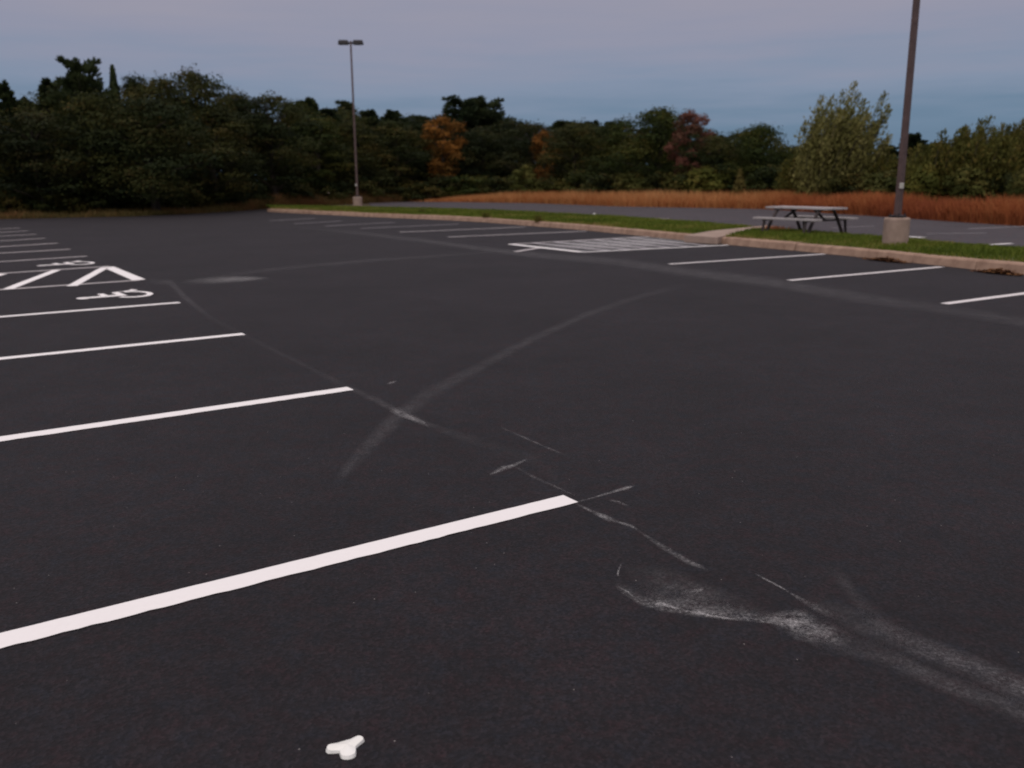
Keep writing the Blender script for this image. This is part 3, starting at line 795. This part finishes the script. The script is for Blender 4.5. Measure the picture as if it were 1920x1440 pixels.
def proto_pine(seed, H=9.0, Wd=4.2, base=.15, flat=False, nb=62, leaf=.13):
    """irregular pine: upswept limbs that carry ragged needle tufts with gaps between"""
    R = np.random.RandomState(seed); pos, dirs, tint = [], [], []
    bm = bmesh.new(); tr = H * .02
    tube(bm, [(0, 0, -.3), (.05, .03, H * .5), (.0, .0, H * .93)], [tr * 1.2, tr * .75, tr * .12], 7)
    for i in range(nb):
        f = (i + .5) / nb; z = H * (base + (.90 - base) * f)
        prof = (1 - f) ** .62 * .95 + .14 if not flat else (.62 + .38 * math.sin(math.pi * min(1, f * 1.02)))
        ln = Wd / 2 * prof * R.uniform(.55, 1.12); a = i * 2.399 + R.uniform(-.5, .5)
        rise = R.uniform(.15, .45) if not flat else R.uniform(.25, .75) + .7 * max(0, f - .7)
        e = Vector((math.cos(a) * ln, math.sin(a) * ln, z + ln * rise)); e.z = min(e.z, H)
        s = Vector((0, 0, z)); tube(bm, [s, s.lerp(e, .55) + Vector((0, 0, -.06 * ln)), e], [tr * .32, tr * .18, tr * .05], 4)
        d0 = np.array((e - s).normalized())
        for k in range(6):
            c = np.array(s.lerp(e, .34 + .13 * k)) + R.normal(0, .10, 3); r = ln * .16 + .12
            n = 46; d = unit(R, n); p = c + d * (r * R.uniform(.2, 1, n) ** .5)[:, None] * np.array([1, 1, .6])
            q = d0 * .7 + np.array([0, 0, .55]) + d * .8; dirs.append(q / np.linalg.norm(q, axis=1, keepdims=True))
            pos.append(p); tint.append(np.clip(R.normal(.45 + .2 * math.sin(i), .2, n), 0, 1))
    pos, dirs, tint = np.concatenate(pos), np.concatenate(dirs), np.concatenate(tint); n = len(pos)
    sv = np.cross(dirs, R.normal(0, 1, (n, 3))); sv /= np.linalg.norm(sv, axis=1, keepdims=True)
    L_ = leaf * R.uniform(.6, 1.5, n)[:, None]
    q = np.stack([pos - dirs * L_ * .7, pos - sv * L_ * .42, pos + dirs * L_ * 1.1, pos + sv * L_ * .42], 1).reshape(-1, 3)
    return np_mesh('crown', q, 4, tint), bm_mesh(bm, 'trunk', True), F_PINE, H, Wd

def proto_spire(seed, mat, H=6.0, Wd=1.6, n=3200, leaf=.13):
    R = np.random.RandomState(seed)
    f = R.uniform(0, 1, n) ** 1.25; a = R.uniform(0, 2 * np.pi, n)
    tier = .35 + .75 * np.abs(np.sin(f * 17 + np.sin(a * 2) * 1.4 + a * .5))
    r = Wd / 2 * (1 - f) ** .8 * tier * R.uniform(.35, 1.1, n) ** .5 + .03
    pos = np.stack([r * np.cos(a), r * np.sin(a), .1 + f * (H - .1)], 1)
    nr = np.stack([np.cos(a), np.sin(a), np.full(n, .4)], 1) + R.normal(0, .4, (n, 3)); nr /= np.linalg.norm(nr, axis=1, keepdims=True)
    crown = np_mesh('crown', leaf_faces(pos, nr, leaf, .8, R), 4, np.clip(R.normal(.45, .25, n), 0, 1))
    bm = bmesh.new(); tube(bm, [(0, 0, -.3), (0, 0, H * .6), (0, 0, H * .96)], [H * .018, H * .01, .01], 6)
    return crown, bm_mesh(bm, 'trunk', True), mat, H, Wd

def proto_plume(seed, mat, H=6.4, Wd=5.6, nb=130, lean=.28, leaf=.12, per=210, low=.15):
    """feathery many-stemmed tree: long upswept shoots leaning one way, narrow leaves along them"""
    R = np.random.RandomState(seed); bm = bmesh.new(); pos, dirs, tint = [], [], []
    for i in range(nb):
        a = R.uniform(0, 2 * math.pi); sp = R.uniform(0, 1) ** .6 * Wd * .40
        z0 = R.uniform(.0, .62) * H * (1 - .45 * sp / (Wd * .4))
        r0 = sp * (.35 + .45 * z0 / H)
        s = Vector((math.cos(a) * r0, math.sin(a) * r0, z0))
        ln = min(H * R.uniform(.26, .5), (H - z0) * R.uniform(.72, 1.0) * (1 - .22 * (sp / (Wd * .4)) ** 2))
        out = .30 * sp / (Wd * .4)
        e = s + Vector((math.cos(a) * out * ln + lean * ln, math.sin(a) * out * ln, ln))
        m = s.lerp(e, .5) + Vector((math.cos(a) * .08 * ln, math.sin(a) * .08 * ln, 0))
        tube(bm, [s, m, e], [.022, .014, .004], 4)
        n = int(per * (.7 + ln / H))
        t = R.uniform(.0, 1.02, n)
        c = np.outer((1 - t) ** 2, s) + np.outer(2 * t * (1 - t), m) + np.outer(t ** 2, e)
        w = .05 + .30 * np.sin(np.pi * np.clip(t * .9 + .06, 0, 1)) * (1 - .55 * t)
        c = c + R.normal(0, 1, (n, 3)) * w[:, None] * np.array([.8, .8, .6])
        d = np.array((e - s).normalized())
        pos.append(c); dirs.append(d + R.normal(0, .35, (n, 3))); tint.append(np.clip(R.normal(.4 + .25 * math.sin(i * 1.7), .2, n), 0, 1))
    tube(bm, [(0, 0, -.3), (.05, 0, H * .3), (lean * H * .4, 0, H * .7)], [.14, .10, .03], 7)
    pos, dirs, tint = np.concatenate(pos), np.concatenate(dirs), np.concatenate(tint)
    dirs /= np.linalg.norm(dirs, axis=1, keepdims=True); n = len(pos)
    pos[:, 2] = np.maximum(pos[:, 2], .05)
    sv = np.cross(dirs, R.normal(0, 1, (n, 3))); sv /= np.linalg.norm(sv, axis=1, keepdims=True)
    L_ = leaf * R.uniform(.6, 1.4, n)[:, None]
    q = np.stack([pos - dirs * L_ * .8, pos - sv * L_ * .24, pos + dirs * L_ * .8, pos + sv * L_ * .24], 1).reshape(-1, 3)
    return np_mesh('crown', q, 4, tint), bm_mesh(bm, 'trunk', True), mat, H, Wd

PROTO = {
    'b0': proto_broad(1, F_BROAD), 'b1': proto_broad(2, F_BROAD, 8, 6.4, .05, 42, 16000), 'b2': proto_broad(3, F_BROAD, 8, 4.6, .08, 32, 11000, top=1.3),
    'b3': proto_broad(4, F_BROAD, 7, 5.6, .04, 38, 13500, top=.8), 'b4': proto_broad(15, F_BROAD, 8.5, 5.0, .06, 38, 13000, .10, top=1.15),
    'or': proto_broad(5, F_ORANGE, 7, 4.0, .12, 24, 8500, top=1.1), 'rd': proto_broad(6, F_RED, 6, 3.4, .2, 22, 7000),
    'p0': proto_pine(21), 'p1': proto_pine(22, 9, 3.4, .2), 'p2': proto_pine(23, 9, 4.6, .12, True), 'p3': proto_pine(24, 8, 3.8, .1),
    'sp': proto_spire(31, F_PINE), 'sy': proto_spire(32, F_YELLOW, 2.0, 1.1, 1500, .09),
    'pl': proto_plume(41, F_PLUME), 'pm': proto_plume(42, F_BUSH, 4.6, 5.6, 170, .16, .12, 190), 'pn': proto_plume(43, F_BUSH, 4.2, 4.6, 130, .18, .12, 180),
    'u0': proto_broad(51, F_BUSH, 2.6, 3.0, .0, 18, 3200, .12), 'u1': proto_broad(52, F_BROAD, 2.4, 3.6, .0, 20, 3400, .13), 'u2': proto_broad(53, F_BUSH, 3.0, 2.6, .0, 18, 3000, .12),
}
def tree(kind, px, top, wpx, Y, label, cat='tree', group=None, name='tree', rz=None):
    crown, trunk, mat, H, Wd = PROTO[kind]
    t = AT(px, top, Y); base = gz(Y) - .03
    h = t.z - base; w = wpx / FPX * Y
    root = empty(name, (t.x, Y, base), rnd.uniform(0, 6.28) if rz is None else rz)
    sx = w / Wd
    root.scale = (sx, sx, h / H)
    c = link('crown', crown, mat, root); k = link('trunk', trunk, M_BARK, root)
    return tag(root, label, cat, group)

# front row; (kind, photo x, top y, width px, distance, what sets it apart)
FRONT = [('b1', -60, 190, 230, 46, 'beneath the loose pine'), ('b0', 60, 205, 220, 46, 'beneath the ragged small pine'), ('b3', 165, 172, 210, 47, 'beneath the fan-topped pine'),
         ('b1', 275, 178, 250, 46.5, 'beneath the pointed conifer'), ('b4', 395, 190, 200, 52, 'beneath the large rounded tree'), ('b0', 505, 172, 190, 60, 'behind the end of the kerbed island'),
         ('b2', 590, 215, 150, 68, 'before the conifer group'), ('b3', 660, 225, 150, 73, 'directly behind the twin-headed pole'), ('b4', 735, 222, 150, 78, 'between the twin-headed pole and the orange maple'),
         ('b1', 900, 236, 150, 83, 'before the bushy conifers'), ('b0', 1000, 226, 150, 79, 'above the pale rounded shrub'), ('b3', 1080, 232, 150, 72, 'behind where the tall grass begins'),
         ('b4', 1160, 222, 150, 69, 'next before the tree touching the red maple'), ('b1', 1235, 200, 190, 64, 'touching the red maple'), ('b0', 1345, 250, 150, 60, 'above the yellowish cone-shaped shrub'),
         ('b3', 1425, 232, 150, 58, 'next to the tall feathery tree'), ('b1', 1990, 240, 200, 46, 'beyond the olive bushy trees')]
for k, x, y, w, Y, lab in FRONT: tree(k, x, y, w, Y, 'dense dark green broadleaf tree ' + lab, group='broadleaf trees in the front of the wood', name='broadleaf_tree')
BACKR = [('b0', 300, 138, 170, 52, 'just below the large rounded tree'), ('b4', 250, 134, 120, 54, 'at the pointed conifer'), ('b2', 440, 168, 130, 60, 'beyond the shoulder of the large rounded tree'), ('b1', 120, 160, 260, 53, 'around the foot of the fan-topped pine'),
         ('b3', 560, 190, 130, 70, 'among the first conifers of the group'), ('b1', 640, 200, 190, 78, 'behind the twin-headed pole'), ('b4', 770, 212, 170, 85, 'behind the orange maple'), ('b2', 960, 222, 160, 87, 'beside the bushy conifers'),
         ('b0', 1090, 224, 170, 80, 'below the low conifer line'), ('b1', 1290, 232, 180, 70, 'behind the red maple'), ('b3', 1400, 244, 170, 66, 'above the yellowish cone-shaped shrub'), ('b1', 1480, 272, 190, 62, 'in the dip before the feathery tree'),
         ('b4', 1600, 300, 220, 60, 'behind the feathery tree')]
for k, x, y, w, Y, lab in BACKR: tree(k, x, y, w, Y, 'broadleaf tree in the second row ' + lab, group='broadleaf trees behind the front row', name='broadleaf_tree')
DP = 'dark conifer in the group rising behind the twin-headed pole'
DQ = 'dark conifer tip in the low line between bushy conifers and red maple'
CON = [('p1', 545, 175, 80, 70, DP), ('p3', 575, 167, 90, 72, DP), ('p1', 612, 186, 80, 76, DP), ('p3', 648, 174, 90, 79, DP), ('p1', 690, 190, 90, 81, DP), ('p0', 732, 194, 110, 83, DP), ('p3', 790, 204, 100, 86, DP),
       ('p1', 1055, 212, 100, 84, DQ), ('p0', 1110, 216, 110, 84, DQ), ('p3', 1150, 218, 100, 82, DQ), ('p0', 1715, 240, 90, 64, 'dark conifer showing just past the tall pole beside the picnic table'), ('p1', 1665, 262, 80, 64, 'dark conifer half hidden by the feathery tree')]
for k, x, y, w, Y, lab in CON: tree(k, x, y, w, Y, lab, group='conifers in the back of the wood', name='conifer_tree')
# the depth of the wood behind: one mass of leaves that closes the gaps between the front trees
def deep_wood(n=52000):
    R = np.random.RandomState(77)
    X = np.array([-200, 0, 150, 350, 500, 700, 900, 1100, 1250, 1450, 1600, 1750, 2100.]); T = np.array([225, 215, 200, 200, 215, 240, 255, 260, 260, 295, 310, 290, 275.])
    D = np.array([57, 57, 57, 60, 68, 84, 94, 92, 78, 70, 66, 64, 62.])
    px = R.uniform(-200, 2100, n); Y = np.interp(px, X, D) + R.uniform(0, 5, n)
    top = np.interp(px, X, T) + 10 * np.sin(px * .05) + 6 * np.sin(px * .13)
    dirs = (px - 960) / FPX
    zt = HCAM + Y * (330 - top) / FPX
    z0 = -0.006 * (Y - 13)
    z = z0 + (zt - z0) * R.uniform(0, 1, n) ** .8
    pos = np.stack([dirs * Y, Y, z], 1)
    nr = R.normal(0, .6, (n, 3)) + np.array([0, -.7, .4]); nr /= np.linalg.norm(nr, axis=1, keepdims=True)
    return np_mesh('deep_wood', leaf_faces(pos, nr, .38, .62, R), 4, np.clip(R.normal(.4, .25, n), 0, 1))
tag(link('deep_wood', deep_wood(), F_BROAD), 'dark mass of leaves in the depth of the wood behind its front trees', 'wood', kind='stuff')
# trees that stand out
tree('p2', 148, 106, 120, 52, 'broad fan-topped pine standing highest above the wood', name='pine_tree')
tree('p3', 88, 128, 84, 53, 'ragged small pine beside the broad fan-topped pine', name='pine_tree')
tree('sp', 210, 124, 56, 53, 'narrow spire-shaped conifer beside the fan-topped pine', name='conifer_tree')
tree('p1', 250, 132, 70, 55, 'pointed conifer between the narrow spire and the big rounded crown', name='conifer_tree')
tree('p0', 4, 134, 90, 52, 'loose pine at the open end of the wood near the stall rows', name='pine_tree')
tree('b0', 358, 124, 170, 53, 'large rounded dark tree swelling above the wood', name='broadleaf_tree')
tree('p2', 868, 180, 130, 89, 'dark bushy conifer behind the orange maple', name='conifer_tree')
tree('p2', 912, 183, 110, 90, 'second dark bushy conifer behind the orange maple', name='conifer_tree')
tree('or', 828, 212, 92, 80, 'maple with orange autumn leaves in the wood edge', name='maple_tree')
tree('or', 1020, 240, 60, 77, 'small dull orange tree between green crowns', name='maple_tree')
tree('p3', 1245, 191, 70, 70, 'dark conifer tip just behind the red maple', name='conifer_tree')
tree('rd', 1296, 205, 84, 61, 'maple with dusty red leaves in the wood edge', name='maple_tree')
tree('pl', 1560, 143, 240, 50, 'tall feathery olive tree with upswept wind-bent shoots', name='feathery_tree', rz=0)
tree('pm', 1520, 262, 190, 52, 'bushy olive tree at the foot of the feathery tree', name='bushy_tree', rz=0.3)
tree('pm', 1640, 275, 190, 50, 'low olive tree between the feathery tree and the near light pole', name='bushy_tree', rz=0)
tree('pm', 1815, 216, 270, 44, 'wide olive bushy tree behind rust-red grass', name='bushy_tree', rz=0)
tree('pn', 1750, 250, 180, 45, 'lower olive bushy tree against the near light pole', name='bushy_tree', rz=0)
tree('pn', 1905, 206, 150, 45, 'upright olive tree with a thin tip beyond the wide bushy tree', name='bushy_tree', rz=0)
# shrubs
tree('u2', 985, 308, 62, 72, 'pale green rounded shrub in front of the wood above tall grass', 'shrub', name='shrub')
tree('sy', 1388, 318, 36, 55, 'small yellowish cone-shaped shrub at the back of the dry grass', 'shrub', name='shrub')
tree('u0', 1922, 318, 70, 38, 'light olive shrub at the edge of the rust-red grass', 'shrub', name='shrub')
tree('u0', 1735, 306, 80, 43, 'reddish olive shrub behind the pole in rusty grass', 'shrub', name='shrub')
def shrub_label(x):
    where = ('at the foot of the wood beneath the tall pines' if x < 260 else 'at the foot of the wood below the large rounded tree' if x < 470 else
             'at the foot of the wood behind the twin-headed pole' if x < 780 else 'under the orange maple' if x < 900 else 'beside the pale rounded shrub' if x < 1080 else
             'under the red maple behind the tall grass' if x < 1340 else 'beside the yellowish cone-shaped shrub' if x < 1470 else 'under the feathery tree' if x < 1690 else 'under the wide olive bushy tree')
    return 'low dark shrub ' + where, 'shrubs ' + where
x = -40
k = 0
while x < 1960:
    Yd = np.interp(x, [0, 250, 400, 500, 690, 850, 1000, 1160, 1437, 1651, 1809], [45, 48, 52, 60, 73, 79, 75, 63, 55, 47, 43])
    if not any(abs(x - c) < 24 for c in (985, 1388, 1735, 1922)):
        lab, grp = shrub_label(x)
        tree('u1' if x < 900 or k % 3 else 'u0', x, np.interp(x, [0, 500, 900, 1000, 1300, 1500, 1920], [350, 345, 338, 328, 325, 325, 322]) + rnd.uniform(-16, 14), rnd.uniform(80, 120), Yd + rnd.uniform(-.6, .8), lab, 'shrub', grp, 'shrub')
    x += 52 + rnd.uniform(-8, 8); k += 1
